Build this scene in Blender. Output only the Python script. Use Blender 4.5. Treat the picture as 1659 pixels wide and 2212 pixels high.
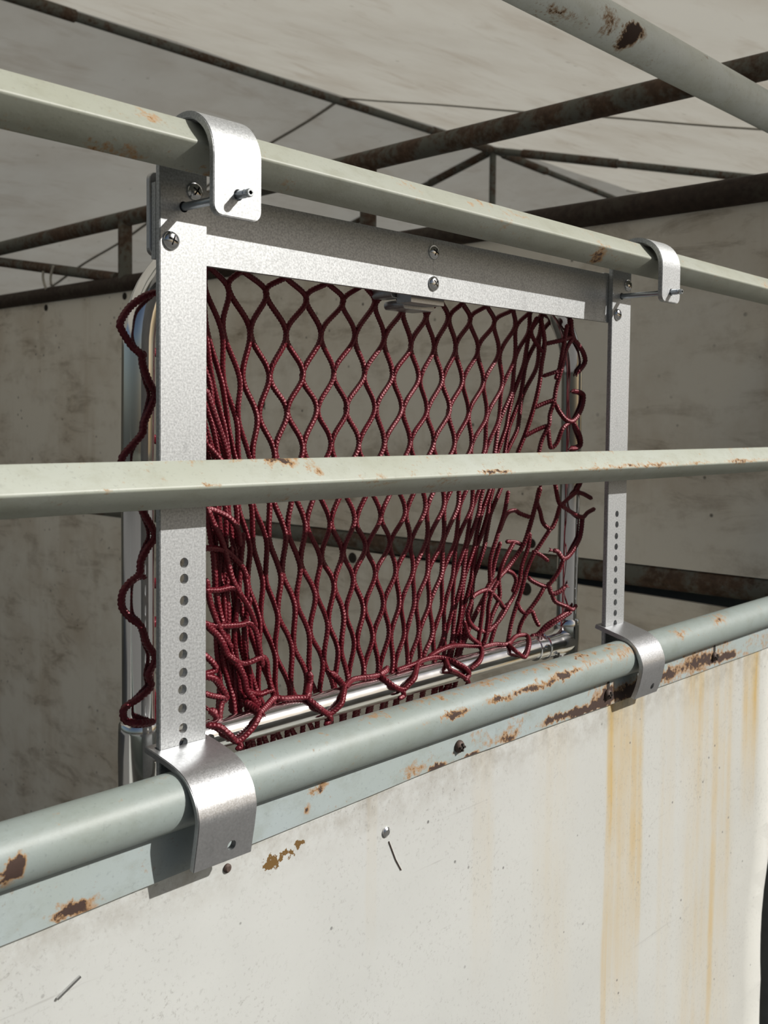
import bpy, bmesh, math, random
import numpy as np
from mathutils import Vector, Matrix
random.seed(7); np.random.seed(7)
for o in list(bpy.data.objects): bpy.data.objects.remove(o, do_unlink=True)
scn = bpy.context.scene
COL = scn.collection

# ---------------------------------------------------------------- camera
cam_d = bpy.data.cameras.new('camera'); cam = bpy.data.objects.new('camera', cam_d); COL.objects.link(cam)
cam_d.sensor_fit = 'HORIZONTAL'; cam_d.sensor_width = 36.0
cam_d.lens = 2250.0 / 1659.0 * 36.0
cam_d.shift_y = -92.0 / 1659.0
cam_d.clip_start = 0.02; cam_d.clip_end = 200
fw = Vector((0.7299, 0.6818, -0.0494)); up = Vector((0.0289, 0.0414, 0.9987)); rt = fw.cross(up).normalized()
up = rt.cross(fw).normalized(); fw.normalize()
cam.matrix_world = Matrix(((rt.x, up.x, -fw.x, -0.5254), (rt.y, up.y, -fw.y, -0.7561), (rt.z, up.z, -fw.z, 0.0409), (0, 0, 0, 1)))
cam_d.dof.use_dof = True; cam_d.dof.focus_distance = 1.10; cam_d.dof.aperture_fstop = 16
scn.camera = cam

# ---------------------------------------------------------------- light
LDIR = Vector((-0.75, 1.0, -0.80)).normalized()          # direction sunlight travels
w = bpy.data.worlds.new('sky'); scn.world = w; w.use_nodes = True
wn = w.node_tree.nodes; wl = w.node_tree.links
bg = wn['Background']
sky = wn.new('ShaderNodeTexSky'); sky.sky_type = 'NISHITA'; sky.sun_disc = False
sky.sun_elevation = math.asin(-LDIR.z); sky.sun_rotation = math.atan2(-LDIR.x, -LDIR.y)
sky.air_density = 1.0; sky.dust_density = 2.5; sky.ozone_density = 1.0
wl.new(sky.outputs[0], bg.inputs[0]); bg.inputs[1].default_value = 0.044
sun_d = bpy.data.lights.new('sun', 'SUN'); sun_d.energy = 5.7; sun_d.angle = math.radians(0.6); sun_d.color = (1.0, 0.972, 0.925)
sun = bpy.data.objects.new('sun', sun_d); COL.objects.link(sun)
sun.rotation_euler = LDIR.to_track_quat('-Z', 'Y').to_euler(); sun.location = (3, -4, 4)
vs = scn.view_settings
vs.view_transform = 'Standard'; vs.look = 'None'; vs.gamma = 1.0; vs.exposure = 0.0; vs.use_curve_mapping = False

# ---------------------------------------------------------------- material helpers
class NT:
    def __init__(s, name):
        s.m = bpy.data.materials.new(name); s.m.use_nodes = True
        s.t = s.m.node_tree; s.n = s.t.nodes; s.l = s.t.links
        s.b = s.n['Principled BSDF']; s.out = s.n['Material Output']
        s.geo = s.n.new('ShaderNodeNewGeometry'); s.pos = s.geo.outputs['Position']
    def set(s, sock, v):
        if isinstance(v, bpy.types.NodeSocket): s.l.new(v, sock)
        elif isinstance(v, (tuple, list)) and len(v) == 3 and sock.type == 'RGBA': sock.default_value = (*v, 1)
        else: sock.default_value = v
    def math(s, op, a, b=0.0, clamp=False):
        n = s.n.new('ShaderNodeMath'); n.operation = op; n.use_clamp = clamp
        s.set(n.inputs[0], a); s.set(n.inputs[1], b); return n.outputs[0]
    def vec(s, op, a, b=None):
        n = s.n.new('ShaderNodeVectorMath'); n.operation = op; s.set(n.inputs[0], a)
        if b is not None: s.set(n.inputs[1], b)
        return n.outputs['Value'] if op in ('LENGTH', 'DOT_PRODUCT') else n.outputs[0]
    def noise(s, scale, detail=4, rough=.55, vec=None, stretch=None, dist=0.0):
        n = s.n.new('ShaderNodeTexNoise'); v = vec or s.pos
        if stretch: v = s.vec('MULTIPLY', v, stretch)
        s.set(n.inputs['Vector'], v); n.inputs['Scale'].default_value = scale
        n.inputs['Detail'].default_value = detail; n.inputs['Roughness'].default_value = rough
        n.inputs['Distortion'].default_value = dist
        return n.outputs[0]
    def vor(s, scale, stretch=None):
        n = s.n.new('ShaderNodeTexVoronoi'); v = s.pos
        if stretch: v = s.vec('MULTIPLY', v, stretch)
        s.set(n.inputs['Vector'], v); n.inputs['Scale'].default_value = scale; return n.outputs['Distance']
    def rng(s, v, a, b, c=0.0, d=1.0, smooth=False):
        n = s.n.new('ShaderNodeMapRange'); n.clamp = True
        if smooth: n.interpolation_type = 'SMOOTHSTEP'
        s.set(n.inputs[0], v)
        for i, q in enumerate((a, b, c, d)): n.inputs[1 + i].default_value = q
        return n.outputs[0]
    def mix(s, f, a, b, mode='MIX'):
        n = s.n.new('ShaderNodeMix'); n.data_type = 'RGBA'; n.blend_type = mode
        s.set(n.inputs[0], f); s.set(n.inputs[6], a); s.set(n.inputs[7], b); return n.outputs[2]
    def sep(s):
        n = s.n.new('ShaderNodeSeparateXYZ'); s.l.new(s.pos, n.inputs[0]); return n.outputs
    def bump(s, h, strength=.3, dist=.001):
        n = s.n.new('ShaderNodeBump'); s.set(n.inputs['Height'], h)
        n.inputs['Strength'].default_value = strength; n.inputs['Distance'].default_value = dist
        s.l.new(n.outputs[0], s.b.inputs['Normal'])
    def fin(s, color=None, rough=None, metal=None, spec=None):
        if color is not None: s.set(s.b.inputs['Base Color'], color)
        if rough is not None: s.set(s.b.inputs['Roughness'], rough)
        if metal is not None: s.set(s.b.inputs['Metallic'], metal)
        if spec is not None: s.b.inputs['Specular IOR Level'].default_value = spec
        return s.m
    def blobs(s, lst, jitter=.012):
        """Sum of soft ellipsoid patches (x,y,z,rx,ry,rz,weight) with ragged borders."""
        nn = s.n.new('ShaderNodeTexNoise'); s.l.new(s.pos, nn.inputs['Vector']); nn.inputs['Scale'].default_value = 75; nn.inputs['Detail'].default_value = 9; nn.inputs['Roughness'].default_value = .68
        off = s.vec('MULTIPLY', s.vec('SUBTRACT', nn.outputs[1], (.5, .5, .5)), (jitter * 2,) * 3)
        p = s.vec('ADD', s.pos, off); tot = None
        for (x, y, z, rx, ry, rz, wt) in lst:
            d = s.vec('LENGTH', s.vec('MULTIPLY', s.vec('SUBTRACT', p, (x, y, z)), (1 / rx, 1 / ry, 1 / rz)))
            v = s.rng(d, .2, 1.25, wt, 0)
            tot = v if tot is None else s.math('ADD', tot, v)
        return tot

def mat_paint(name, base, amount, blobs=(), grad=None, rough=.48, dark=(.028, .0155, .0115), jit=.012, tint=(.27, .125, .028)):
    t = NT(name)
    n1 = t.noise(26, 8, .65, stretch=(.75, 1, 1)); n2 = t.noise(150, 8, .72)
    f = t.math('ADD', t.math('MULTIPLY', n1, .50), t.math('MULTIPLY', n2, .50))
    f = t.math('ADD', f, amount)
    if blobs: f = t.math('ADD', f, t.blobs(blobs, jit))
    if grad:
        x = t.sep()[0]
        gv = t.rng(x, grad[0], grad[1], 0, grad[2]); big = t.noise(4.2, 3)
        f = t.math('ADD', f, t.math('MULTIPLY', gv, t.rng(big, .38, .62, .25, 1.15)))
    halo = t.rng(f, .515, .625); core = t.rng(f, .615, .665)
    soft = t.noise(6, 4); fine = t.noise(300, 3)
    col = t.mix(t.rng(soft, .35, .7), base, tuple(c * k for c, k in zip(base, (.93, .92, .86))))
    col = t.mix(t.rng(t.noise(42, 7, .7, stretch=(.6, 1, 1)), .48, .72, 0, .45), col, tuple(c * k for c, k in zip(base, (.66, .63, .52))))
    col = t.mix(t.rng(fine, .60, .74, 0, .40), col, tuple(c * .55 for c in base))
    col = t.mix(t.math('MULTIPLY', halo, .85), col, t.mix(n2, (tint[0] * 1.25, tint[1] * 1.35, tint[2] * 1.5), tint))
    col = t.mix(core, col, t.mix(n2, dark, tuple(c * 2.1 for c in dark)))
    t.bump(t.math('SUBTRACT', t.math('MULTIPLY', fine, .25), t.math('MULTIPLY', core, .6)), .35, .0008)
    return t.fin(col, t.rng(halo, 0, 1, rough, .85), 0, .38)

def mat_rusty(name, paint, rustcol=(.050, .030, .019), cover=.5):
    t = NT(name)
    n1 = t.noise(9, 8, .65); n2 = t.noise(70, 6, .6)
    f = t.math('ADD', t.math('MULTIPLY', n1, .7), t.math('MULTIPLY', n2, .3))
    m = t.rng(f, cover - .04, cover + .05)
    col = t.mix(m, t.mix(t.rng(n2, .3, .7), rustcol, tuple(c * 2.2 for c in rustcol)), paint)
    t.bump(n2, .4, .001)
    return t.fin(col, .75, 0, .4)

def mat_alu(name, base=(.42, .432, .438), rough=.48, metal=.70, grain=900, con=1.0, bmp=.12):
    t = NT(name)
    g = t.noise(grain, 3, .7); s2 = t.noise(60, 5, .6, stretch=(1, 1, .35)); s3 = t.noise(14, 4)
    g2 = t.noise(grain * .55, 2, .6)
    col = t.mix(t.rng(g2, .32, .68), tuple(c * (1 - .25 * con) for c in base), tuple(min(1, c * (1 + .18 * con)) for c in base))
    col = t.mix(t.rng(s2, .60, .78, 0, .40), col, tuple(c * .55 for c in base))
    col = t.mix(t.rng(s3, .5, .8, 0, .15), col, tuple(c * .7 for c in base))
    t.bump(g2, bmp, .0004)
    return t.fin(col, t.rng(g, .3, .7, rough - .06, rough + .10), metal)

def mat_plain(name, col, rough=.5, metal=0.0, spec=.5, var=.12, scale=40):
    t = NT(name); n = t.noise(scale, 5, .6)
    c = t.mix(t.rng(n, .3, .7), tuple(q * (1 - var) for q in col), tuple(min(1, q * (1 + var)) for q in col))
    return t.fin(c, rough, metal, spec)

M = {}
GREEN = (.290, .303, .262); BLUE = (.225, .262, .255)
M['rail_top'] = mat_paint('rail_paint_upper', GREEN, -.055, [
    (.620, -.045, .247, .020, .03, .012, .24), (-.043, -.05, .276, .012, .02, .008, .15), (-.133, -.05, .238, .008, .02, .008, .15),
    (-.077, -.04, .246, .030, .02, .005, .16), (.02, -.04, .246, .02, .02, .005, .15), (.36, -.05, .268, .012, .02, .006, .15), (.45, -.05, .272, .03, .02, .006, .12)])
M['rail_mid'] = mat_paint('rail_paint_middle', (.33, .35, .31), -.055, [
    (.112, -.035, .000, .022, .02, .006, .24), (.150, -.04, -.012, .014, .02, .010, .17), (-.082, -.047, -.0185, .012, .01, .004, .24),
    (.02, -.047, -.018, .02, .01, .003, .17), (.42, -.047, -.019, .05, .01, .003, .19), (.75, -.047, -.020, .20, .01, .004, .16), (1.1, -.047, -.021, .2, .01, .004, .17),
    (.05, -.032, .004, .15, .006, .003, .14), (.7, -.032, .003, .3, .006, .003, .16)])
M['pipe_front'] = mat_paint('pipe_paint_front', BLUE, -.07, [
    (-.166, -.058, -.296, .013, .02, .013, .40), (-.158, -.058, -.289, .010, .02, .012, .30), (-.072, -.052, -.266, .014, .012, .006, .19), (-.06, -.045, -.2625, .02, .012, .003, .15),
    (.346, -.056, -.280, .026, .02, .006, .30), (.43, -.057, -.279, .06, .02, .005, .24), (.50, -.057, -.278, .04, .02, .006, .30), (.57, -.056, -.275, .035, .02, .006, .30), (.62, -.055, -.270, .04, .02, .008, .18),
    (.33, -.04, -.2625, .22, .02, .003, .13), (.60, -.040, -.2605, .16, .016, .003, .16), (.29, -.056, -.279, .02, .02, .004, .16), (.15, -.045, -.2625, .03, .012, .003, .17),
    (.72, -.05, -.268, .05, .02, .012, .14), (.88, -.05, -.266, .03, .02, .01, .15), (1.0, -.048, -.265, .03, .02, .01, .15)], grad=(.30, .60, .030))
M['strip'] = mat_paint('strip_paint', (.30, .345, .35), -.065, [
    (-.104, -.031, -.349, .028, .02, .009, .30), (.146, -.031, -.338, .008, .02, .009, .22), (.163, -.031, -.320, .016, .02, .006, .2), (.30, -.031, -.337, .03, .02, .010, .16), (.342, -.031, -.343, .018, .02, .006, .34),
    (.39, -.031, -.345, .025, .02, .005, .30), (.48, -.031, -.338, .03, .02, .012, .18), (.60, -.031, -.336, .07, .02, .007, .33), (.70, -.031, -.332, .05, .02, .014, .26), (.655, -.031, -.34, .04, .02, .005, .34),
    (.77, -.031, -.335, .05, .02, .012, .30), (.86, -.031, -.331, .06, .02, .012, .24), (1.05, -.031, -.335, .05, .02, .007, .36), (.97, -.031, -.328, .06, .02, .012, .20), (.07, -.031, -.345, .012, .02, .008, .2)], grad=(.25, .65, .085))
M['pipe_over'] = mat_paint('pipe_paint_overhead', (.74, .79, .78), -.065, [(.775, .0, .578, .03, .03, .012, .34), (.76, 0, .562, .02, .03, .02, .34), (.72, 0, .57, .03, .03, .02, .18), (.62, 0, .556, .08, .03, .006, .17)])
M['truss'] = mat_rusty('truss_rust', (.115, .115, .098), cover=.50)
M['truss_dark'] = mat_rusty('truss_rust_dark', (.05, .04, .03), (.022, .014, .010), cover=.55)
M['canopy'] = mat_rusty('canopy_pipe', (.125, .13, .115), cover=.46)
M['alu'] = mat_alu('mill_aluminium')
M['alu_clip'] = mat_alu('bent_aluminium', (.46, .465, .475), .34, .88, 700, .35, .05)
def mat_chrome():
    t = NT('polished_steel'); n = t.noise(30, 3, .5, stretch=(1, 1, .04))
    return t.fin((.80, .80, .80), t.rng(n, .3, .7, .09, .17), 1.0)
M['chrome'] = mat_chrome()
M['screw'] = mat_plain('screw_steel', (.62, .62, .62), .16, 1.0)
M['slot'] = mat_plain('screw_recess', (.05, .05, .05), .6, .6)
M['pin'] = mat_plain('zinc_pin', (.48, .52, .56), .28, 1.0)
M['bolt'] = mat_plain('rusty_bolt', (.075, .050, .040), .65, .2, .4, .4, 200)
M['hole'] = mat_plain('rusted_hole', (.020, .014, .010), .9)
M['dark_post_gap'] = mat_plain('corner_steel_gap_shade', (.10, .105, .10), .6)  # corner upright's steel, also the dark sheet standing in for gap shade
M['cord'] = None
def mat_cord():
    t = NT('maroon_cord'); n = t.noise(700, 3, .6); n2 = t.noise(25, 4)
    c = t.mix(t.rng(n, .3, .7), (.040, .0017, .0045), (.110, .0046, .0115))
    c = t.mix(t.rng(n2, .4, .7, 0, .3), c, (.125, .006, .014))
    t.bump(n, .6, .0006)
    t.b.inputs['Sheen Weight'].default_value = .0; t.b.inputs['Sheen Tint'].default_value = (1, .35, .4, 1); t.b.inputs['Specular Tint'].default_value = (1, .50, .53, 1)
    return t.fin(c, .40, 0, .62)
M['cord'] = mat_cord()

def mat_front_panel():
    t = NT('painted_panel'); sx = t.sep(); x, z = sx[0], sx[2]
    wob = t.math('MULTIPLY', t.math('SUBTRACT', t.noise(7, 3, stretch=(1, 1, .35)), .5), .035)
    xw = t.math('ADD', x, wob)
    streak = t.noise(1, 5, .65, stretch=(42, 1, 1.0)); tot = None
    for (c0, hw, z0, z1, s) in [(.712, .010, -.34, -1.3, .36), (.755, .062, -.35, -.80, .55), (.80, .010, -.36, -.85, .30), (.955, .050, -.34, -.52, .42), (1.035, .012, -.33, -1.25, .26),
                               (1.165, .040, -.34, -.62, .75), (1.02, .11, -.34, -1.2, .26), (.43, .030, -.36, -.62, .16), (.24, .012, -.44, -.50, .20), (.58, .06, -.36, -.8, .12), (1.08, .02, -.35, -.8, .25), (.88, .03, -.36, -.9, .14)]:
        a = t.math('ABSOLUTE', t.math('SUBTRACT', xw, c0))
        m = t.math('MULTIPLY', t.rng(a, hw * .45, hw, 1, 0, True), t.rng(z, z1 - .03, z1 + .18, 0, s))
        m = t.math('MULTIPLY', m, t.rng(z, z0, z0 + .01, 1, 1))
        tot = m if tot is None else t.math('ADD', tot, m)
    tot = t.math('MULTIPLY', t.math('MULTIPLY', tot, t.rng(streak, .30, .62, .25, 1.15)), t.rng(t.noise(6, 4, .6, stretch=(2, 1, 1)), .32, .62, .35, 1.1), True)
    cl = t.noise(5, 5); fz = t.noise(240, 5, .7)
    base = t.mix(t.rng(cl, .3, .7), (.84, .855, .83), (.78, .795, .77))
    base = t.mix(t.rng(x, .35, 1.2, 0, .30), base, (.74, .70, .60))
    col = t.mix(tot, base, (.78, .57, .24))
    edge = t.math('MULTIPLY', t.rng(z, -.40, -.345, 0, 1), t.rng(t.noise(45, 6, .7), .40, .66))
    col = t.mix(t.math('MULTIPLY', edge, .42), col, (.27, .21, .12))
    hair = t.math('MULTIPLY', t.rng(fz, .56, .68), t.rng(t.noise(9, 4), .35, .65, .08, .50))
    col = t.mix(hair, col, (.36, .35, .32))
    spk = t.rng(t.vor(38), .050, .085, 1, 0)
    spk = t.math('MULTIPLY', spk, t.rng(t.noise(11, 2), .50, .56))
    col = t.mix(t.math('MULTIPLY', spk, .75), col, (.12, .11, .10))
    scr = t.math('MULTIPLY', t.rng(t.noise(2.2, 6, .6, stretch=(1, 1, 34), dist=.3), .64, .68, 0, .35), t.rng(t.noise(4, 3), .45, .6))
    col = t.mix(scr, col, (.45, .44, .41))
    chip = t.rng(t.math('ADD', t.math('MULTIPLY', t.math('SUBTRACT', t.noise(190, 4, .6), .53), 2.2), t.blobs([(.105, -.027, -.378, .016, .02, .010, 1.0), (.128, -.027, -.374, .012, .02, .008, .8), (.142, -.027, -.370, .006, .02, .006, 1.0)], .010)), .50, .58)
    col = t.mix(chip, col, (.26, .15, .05))
    t.bump(t.noise(14, 5), .12, .002)
    return t.fin(col, .58, 0, .35)
M['panel'] = mat_front_panel()

def mat_inner_panel(name, base, dirt, amt=.5):
    t = NT(name)
    a = t.noise(3.2, 7, .65); b = t.noise(1, 6, .7, stretch=(6, 6, 20), dist=.6); c = t.noise(1, 4, .6, stretch=(14, 14, .9))
    col = t.mix(t.rng(a, .42, .66, 0, amt), base, dirt)
    col = t.mix(t.math('MULTIPLY', t.rng(b, .49, .64, 0, .75), t.rng(a, .40, .62)), col, tuple(q * .55 for q in dirt))
    col = t.mix(t.rng(c, .55, .75, 0, .35), col, dirt)
    spk = t.math('MULTIPLY', t.rng(t.vor(26), .06, .13, 1, 0), t.rng(t.noise(8, 2), .46, .56, 0, .8))
    col = t.mix(spk, col, (.035, .028, .02))
    return t.fin(col, .6, 0, .35)
M['inner'] = mat_inner_panel('soiled_panel', (.74, .70, .63), (.44, .35, .25))

def mat_tarp():
    t = NT('tarpaulin'); a = t.noise(2.2, 7, .62); b = t.noise(1, 5, .65, stretch=(2.2, 7, 7), dist=.5)
    col = t.mix(t.rng(a, .4, .7, 0, .45), (.50, .485, .43), (.37, .33, .27))
    col = t.mix(t.rng(b, .53, .70, 0, .36), col, (.31, .25, .19))
    spk = t.math('MULTIPLY', t.rng(t.vor(9), .05, .11, 1, 0), t.rng(t.noise(2.4, 2), .48, .60, 0, .5))
    col = t.mix(spk, col, (.16, .13, .10))
    d = t.n.new('ShaderNodeBsdfDiffuse'); tr = t.n.new('ShaderNodeBsdfTranslucent'); mx = t.n.new('ShaderNodeMixShader')
    t.l.new(col, d.inputs[0]); t.l.new(col, tr.inputs[0]); mx.inputs[0].default_value = .55
    t.l.new(d.outputs[0], mx.inputs[1]); t.l.new(tr.outputs[0], mx.inputs[2]); t.l.new(mx.outputs[0], t.out.inputs[0])
    bp = t.n.new('ShaderNodeBump'); t.l.new(a, bp.inputs['Height']); bp.inputs['Strength'].default_value = .35; bp.inputs['Distance'].default_value = .04
    t.l.new(bp.outputs[0], d.inputs['Normal'])
    return t.m
M['tarp'] = mat_tarp()
M['seam'] = mat_plain('tarp_seam', (.36, .34, .30), .8)
M['ground'] = mat_plain('ground', (.150, .147, .138), .95, 0, .2, .25, 3)

# ---------------------------------------------------------------- mesh helpers
def link(name, me, mat, parent=None, label=None, cat=None, kind=None, group=None, smooth=False):
    o = bpy.data.objects.new(name, me); COL.objects.link(o)
    if mat is not None: me.materials.clear(); me.materials.append(mat)
    if smooth:
        me.polygons.foreach_set('use_smooth', [True] * len(me.polygons))
    if parent is not None:
        o.parent = parent; o.matrix_parent_inverse = PINV.get(parent.name, Matrix())
    if label: o['label'] = label
    if cat: o['category'] = cat
    if kind: o['kind'] = kind
    if group: o['group'] = group
    return o
PINV = {}
def thing(name, loc, label, cat=None, kind=None):
    o = bpy.data.objects.new(name, None); COL.objects.link(o); o.location = loc; o.empty_display_size = .05
    PINV[o.name] = Matrix.Translation(Vector(loc)).inverted()
    o['label'] = label
    if cat: o['category'] = cat
    if kind: o['kind'] = kind
    return o
def frombm(bm, name):
    me = bpy.data.meshes.new(name); bmesh.ops.recalc_face_normals(bm, faces=bm.faces[:]); bm.to_mesh(me); bm.free(); return me
def box_bm(x0, x1, y0, y1, z0, z1, bm=None):
    bm = bm or bmesh.new()
    v = [bm.verts.new(p) for p in ((x0, y0, z0), (x1, y0, z0), (x1, y1, z0), (x0, y1, z0), (x0, y0, z1), (x1, y0, z1), (x1, y1, z1), (x0, y1, z1))]
    for f in ((0, 3, 2, 1), (4, 5, 6, 7), (0, 1, 5, 4), (1, 2, 6, 5), (2, 3, 7, 6), (3, 0, 4, 7)): bm.faces.new([v[i] for i in f])
    return bm
def bevel(bm, w, seg=2):
    bmesh.ops.bevel(bm, geom=[e for e in bm.edges if e.calc_face_angle(0) > .35], offset=w, segments=seg, affect='EDGES', profile=.6)
    return bm
def tube_bm(pts, r, sides=24, bm=None, caps=True, radii=None):
    """Round tube along a polyline (parallel-transported rings)."""
    bm = bm or bmesh.new(); P = [Vector(p) for p in pts]; n = len(P)
    T = [(P[min(i + 1, n - 1)] - P[max(i - 1, 0)]).normalized() for i in range(n)]
    a = Vector((0, 0, 1)) if abs(T[0].z) < .9 else Vector((1, 0, 0))
    u = T[0].cross(a).normalized(); rings = []
    for i in range(n):
        u = (u - T[i] * u.dot(T[i])).normalized(); vv = T[i].cross(u)
        rr = radii[i] if radii else r
        rings.append([bm.verts.new(P[i] + (u * math.cos(t) + vv * math.sin(t)) * rr) for t in [2 * math.pi * k / sides for k in range(sides)]])
    for i in range(n - 1):
        for k in range(sides):
            bm.faces.new((rings[i][k], rings[i][(k + 1) % sides], rings[i + 1][(k + 1) % sides], rings[i + 1][k]))
    if caps: bm.faces.new(rings[0][::-1]); bm.faces.new(rings[-1])
    return bm
def smooth_by_angle(me, ang=35):
    me.polygons.foreach_set('use_smooth', [True] * len(me.polygons))
    bm = bmesh.new(); bm.from_mesh(me); lim = math.radians(ang)
    for e in bm.edges:
        e.smooth = not (len(e.link_faces) == 2 and e.calc_face_angle(0) > lim)
    bm.to_mesh(me); bm.free()
def pipe(name, a, b, r, mat, parent=None, sides=28, segs=1, wob=0.0, **kw):
    a, b = Vector(a), Vector(b); pts = []
    for i in range(segs + 1):
        p = a.lerp(b, i / segs)
        if 0 < i < segs and wob: p = p + Vector((random.uniform(-wob, wob), random.uniform(-wob, wob), random.uniform(-wob, wob)))
        pts.append(p)
    me = frombm(tube_bm(pts, r, sides), name); smooth_by_angle(me)
    return link(name, me, mat, parent, **kw)
def boolean_cut(o, cutter_bm):
    cme = frombm(cutter_bm, 'cut'); c = bpy.data.objects.new('cut', cme); COL.objects.link(c)
    md = o.modifiers.new('b', 'BOOLEAN'); md.operation = 'DIFFERENCE'; md.object = c; md.solver = 'EXACT'
    dg = bpy.context.evaluated_depsgraph_get(); dg.update()
    me = bpy.data.meshes.new_from_object(o.evaluated_get(dg)); old = o.data
    o.modifiers.clear(); o.data = me; me.name = old.name
    bpy.data.objects.remove(c, do_unlink=True)
def ribbon_bm(path, x0, x1, th, end_round=0.0):
    """Flat bar bent in the YZ plane: path = outer face (y,z); thickness to the right-hand side of travel."""
    P = [Vector((0, y, z)) for y, z in path]
    if end_round:
        d = (P[-1] - P[-2]).normalized(); E = P[-1]
        P = P[:-1] + [E - d * end_round * (1 - math.sin(t)) for t in [math.pi / 2 * k / 6 for k in range(7)]]
    n = len(P); bm = bmesh.new(); rows = []
    for i in range(n):
        t = (P[min(i + 1, n - 1)] - P[max(i - 1, 0)]).normalized(); nr = Vector((0, -t.z, t.y))
        ins = 0.0
        if end_round and i >= n - 7:
            s = (i - (n - 7)) / 6 * math.pi / 2; ins = end_round * (1 - math.cos(s))
        q = P[i]; ii = q + nr * th
        rows.append([bm.verts.new(Vector((x0 + ins, q.y, q.z))), bm.verts.new(Vector((x1 - ins, q.y, q.z))), bm.verts.new(Vector((x1 - ins, ii.y, ii.z))), bm.verts.new(Vector((x0 + ins, ii.y, ii.z)))])
    for i in range(n - 1):
        for k in range(4): bm.faces.new((rows[i][k], rows[i][(k + 1) % 4], rows[i + 1][(k + 1) % 4], rows[i + 1][k]))
    bm.faces.new(rows[0][::-1]); bm.faces.new(rows[-1])
    bmesh.ops.recalc_face_normals(bm, faces=bm.faces[:])
    return bm
def cyl_y(x, z, r, y0, y1, bm=None, sides=20): return tube_bm([(x, y0, z), (x, y1, z)], r, sides, bm)
# ================================================================ STRUCTURE
# ground
bm = bmesh.new(); v = [bm.verts.new(p) for p in ((-25, -25, -1.9), (25, -25, -1.9), (25, 25, -1.9), (-25, 25, -1.9))]; bm.faces.new(v)
link('floor', frombm(bm, 'floor'), M['ground'], kind='structure', label='bare earth ground under the stall and yard')

# tarpaulin roof, two slopes meeting over the ridge pipe
RY, RZ, SL = 3.57, 1.870, .25
def roof_z(y): return RZ - SL * abs(y - RY)
def roof_slope(name, y0, y1, n):
    X = np.linspace(-4.0, 10.0, 57); Y = np.linspace(y0, y1, n); vs_, fs = [], []
    for j, y in enumerate(Y):
        for i, x in enumerate(X):
            sag = .018 * math.sin((x - 5.15) / 1.4 * math.pi) * math.sin((y - y0) / (y1 - y0) * math.pi) + .010 * math.sin(x * 3.1 + y * 1.7) * math.sin(y * 2.3)
            vs_.append((x, y, roof_z(y) + abs(sag)))
    for j in range(len(Y) - 1):
        for i in range(len(X) - 1):
            a = j * len(X) + i; fs.append((a, a + 1, a + 1 + len(X), a + len(X)))
    me = bpy.data.meshes.new(name); me.from_pydata(vs_, [], fs)
    me.polygons.foreach_set('use_smooth', [True] * len(fs)); return me
ceil = thing('ceiling', (3, 3.57, 1.87), 'dirty white tarpaulin roof over the stalls', kind='structure')
link('roof_sheet', roof_slope('roof_sheet_near', -.46, RY, 24), M['tarp'], ceil, label='brighter near slope of tarpaulin')
link('roof_sheet', roof_slope('roof_sheet_far', RY, 7.5, 24), M['tarp'], ceil, label='darker far slope of tarpaulin')
def seam(x, sgn, L, w=.013):
    pts = []
    for i in range(26):
        y = RY + sgn * L * i / 25
        pts.append((x + .012 * math.sin(i * .9), y, roof_z(y) - .004))
    bm = tube_bm(pts, w, 8)
    for vv in bm.verts: vv.co.z = roof_z(vv.co.y) - .004 + (vv.co.z - roof_z(vv.co.y) + .004) * .35
    link('seam', frombm(bm, 'seam'), M['seam'], ceil, smooth=True)
seam(3.72, -1, 3.6, .012); seam(3.72, 1, 3.6, .014); seam(6.9, -1, 3.6, .010)
# rear tarp wall and gable tarp
bm = box_bm(-4, 10, 7.48, 7.5, -1.9, .9); link('wall_back', frombm(bm, 'wall_back'), M['tarp'], kind='structure', label='hanging tarpaulin closing the rear of the shed')
bm = bmesh.new()
for x in (10.0, 10.02):
    pass
vv = [bm.verts.new(p) for p in ((10, -.4, -1.9), (10, 7.5, -1.9), (10, 7.5, .86), (10, RY, RZ), (10, -.4, .86))]
bm.faces.new(vv); bmesh.ops.solidify(bm, geom=bm.faces[:], thickness=.02)
link('wall_gable', frombm(bm, 'wall_gable'), M['tarp'], kind='structure', label='hanging tarpaulin closing the far gable end')

# right-hand side wall of the stall (runs away from the camera)
WX = 1.30
wr = thing('wall_right', (WX, 1.5, -1.9), 'soiled white panel side wall inside the stall', kind='structure')
def wallpoly(name, pts, th=.012, label=None):
    bm = bmesh.new(); f = bm.faces.new([bm.verts.new((WX, y, z)) for y, z in pts])
    r = bmesh.ops.extrude_face_region(bm, geom=[f]); bmesh.ops.translate(bm, vec=(th, 0, 0), verts=[q for q in r['geom'] if isinstance(q, bmesh.types.BMVert)])
    return link(name, frombm(bm, name), M['inner'], wr, label=label)
wallpoly('upper_panel', [(-.02, -.2405), (1.33, -.2400), (4.6, -.2480), (4.6, .436), (2.0, .432), (-.02, .436)], label='long stained panel above the mid pipe')
wallpoly('lower_panel', [(-.02, -1.9), (4.6, -1.9), (4.6, -.270), (1.33, -.2830), (.18, -.3005), (-.02, -.305)], label='long stained panel below the mid pipe')
pipe('mid_pipe', (WX + .016, -.01, -.262), (WX + .016, 4.6, -.268), .0235, M['truss'], wr, segs=8, wob=.0008, label='rusty grey pipe between the two panels')
bm = box_bm(WX + .05, WX + .056, -.02, 4.6, -1.9, .43); link('gap_shade_sheet', frombm(bm, 'gap_shade'), M['dark_post_gap'], wr)  # dark sheet added behind the panel gap, stands in for its shade
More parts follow.
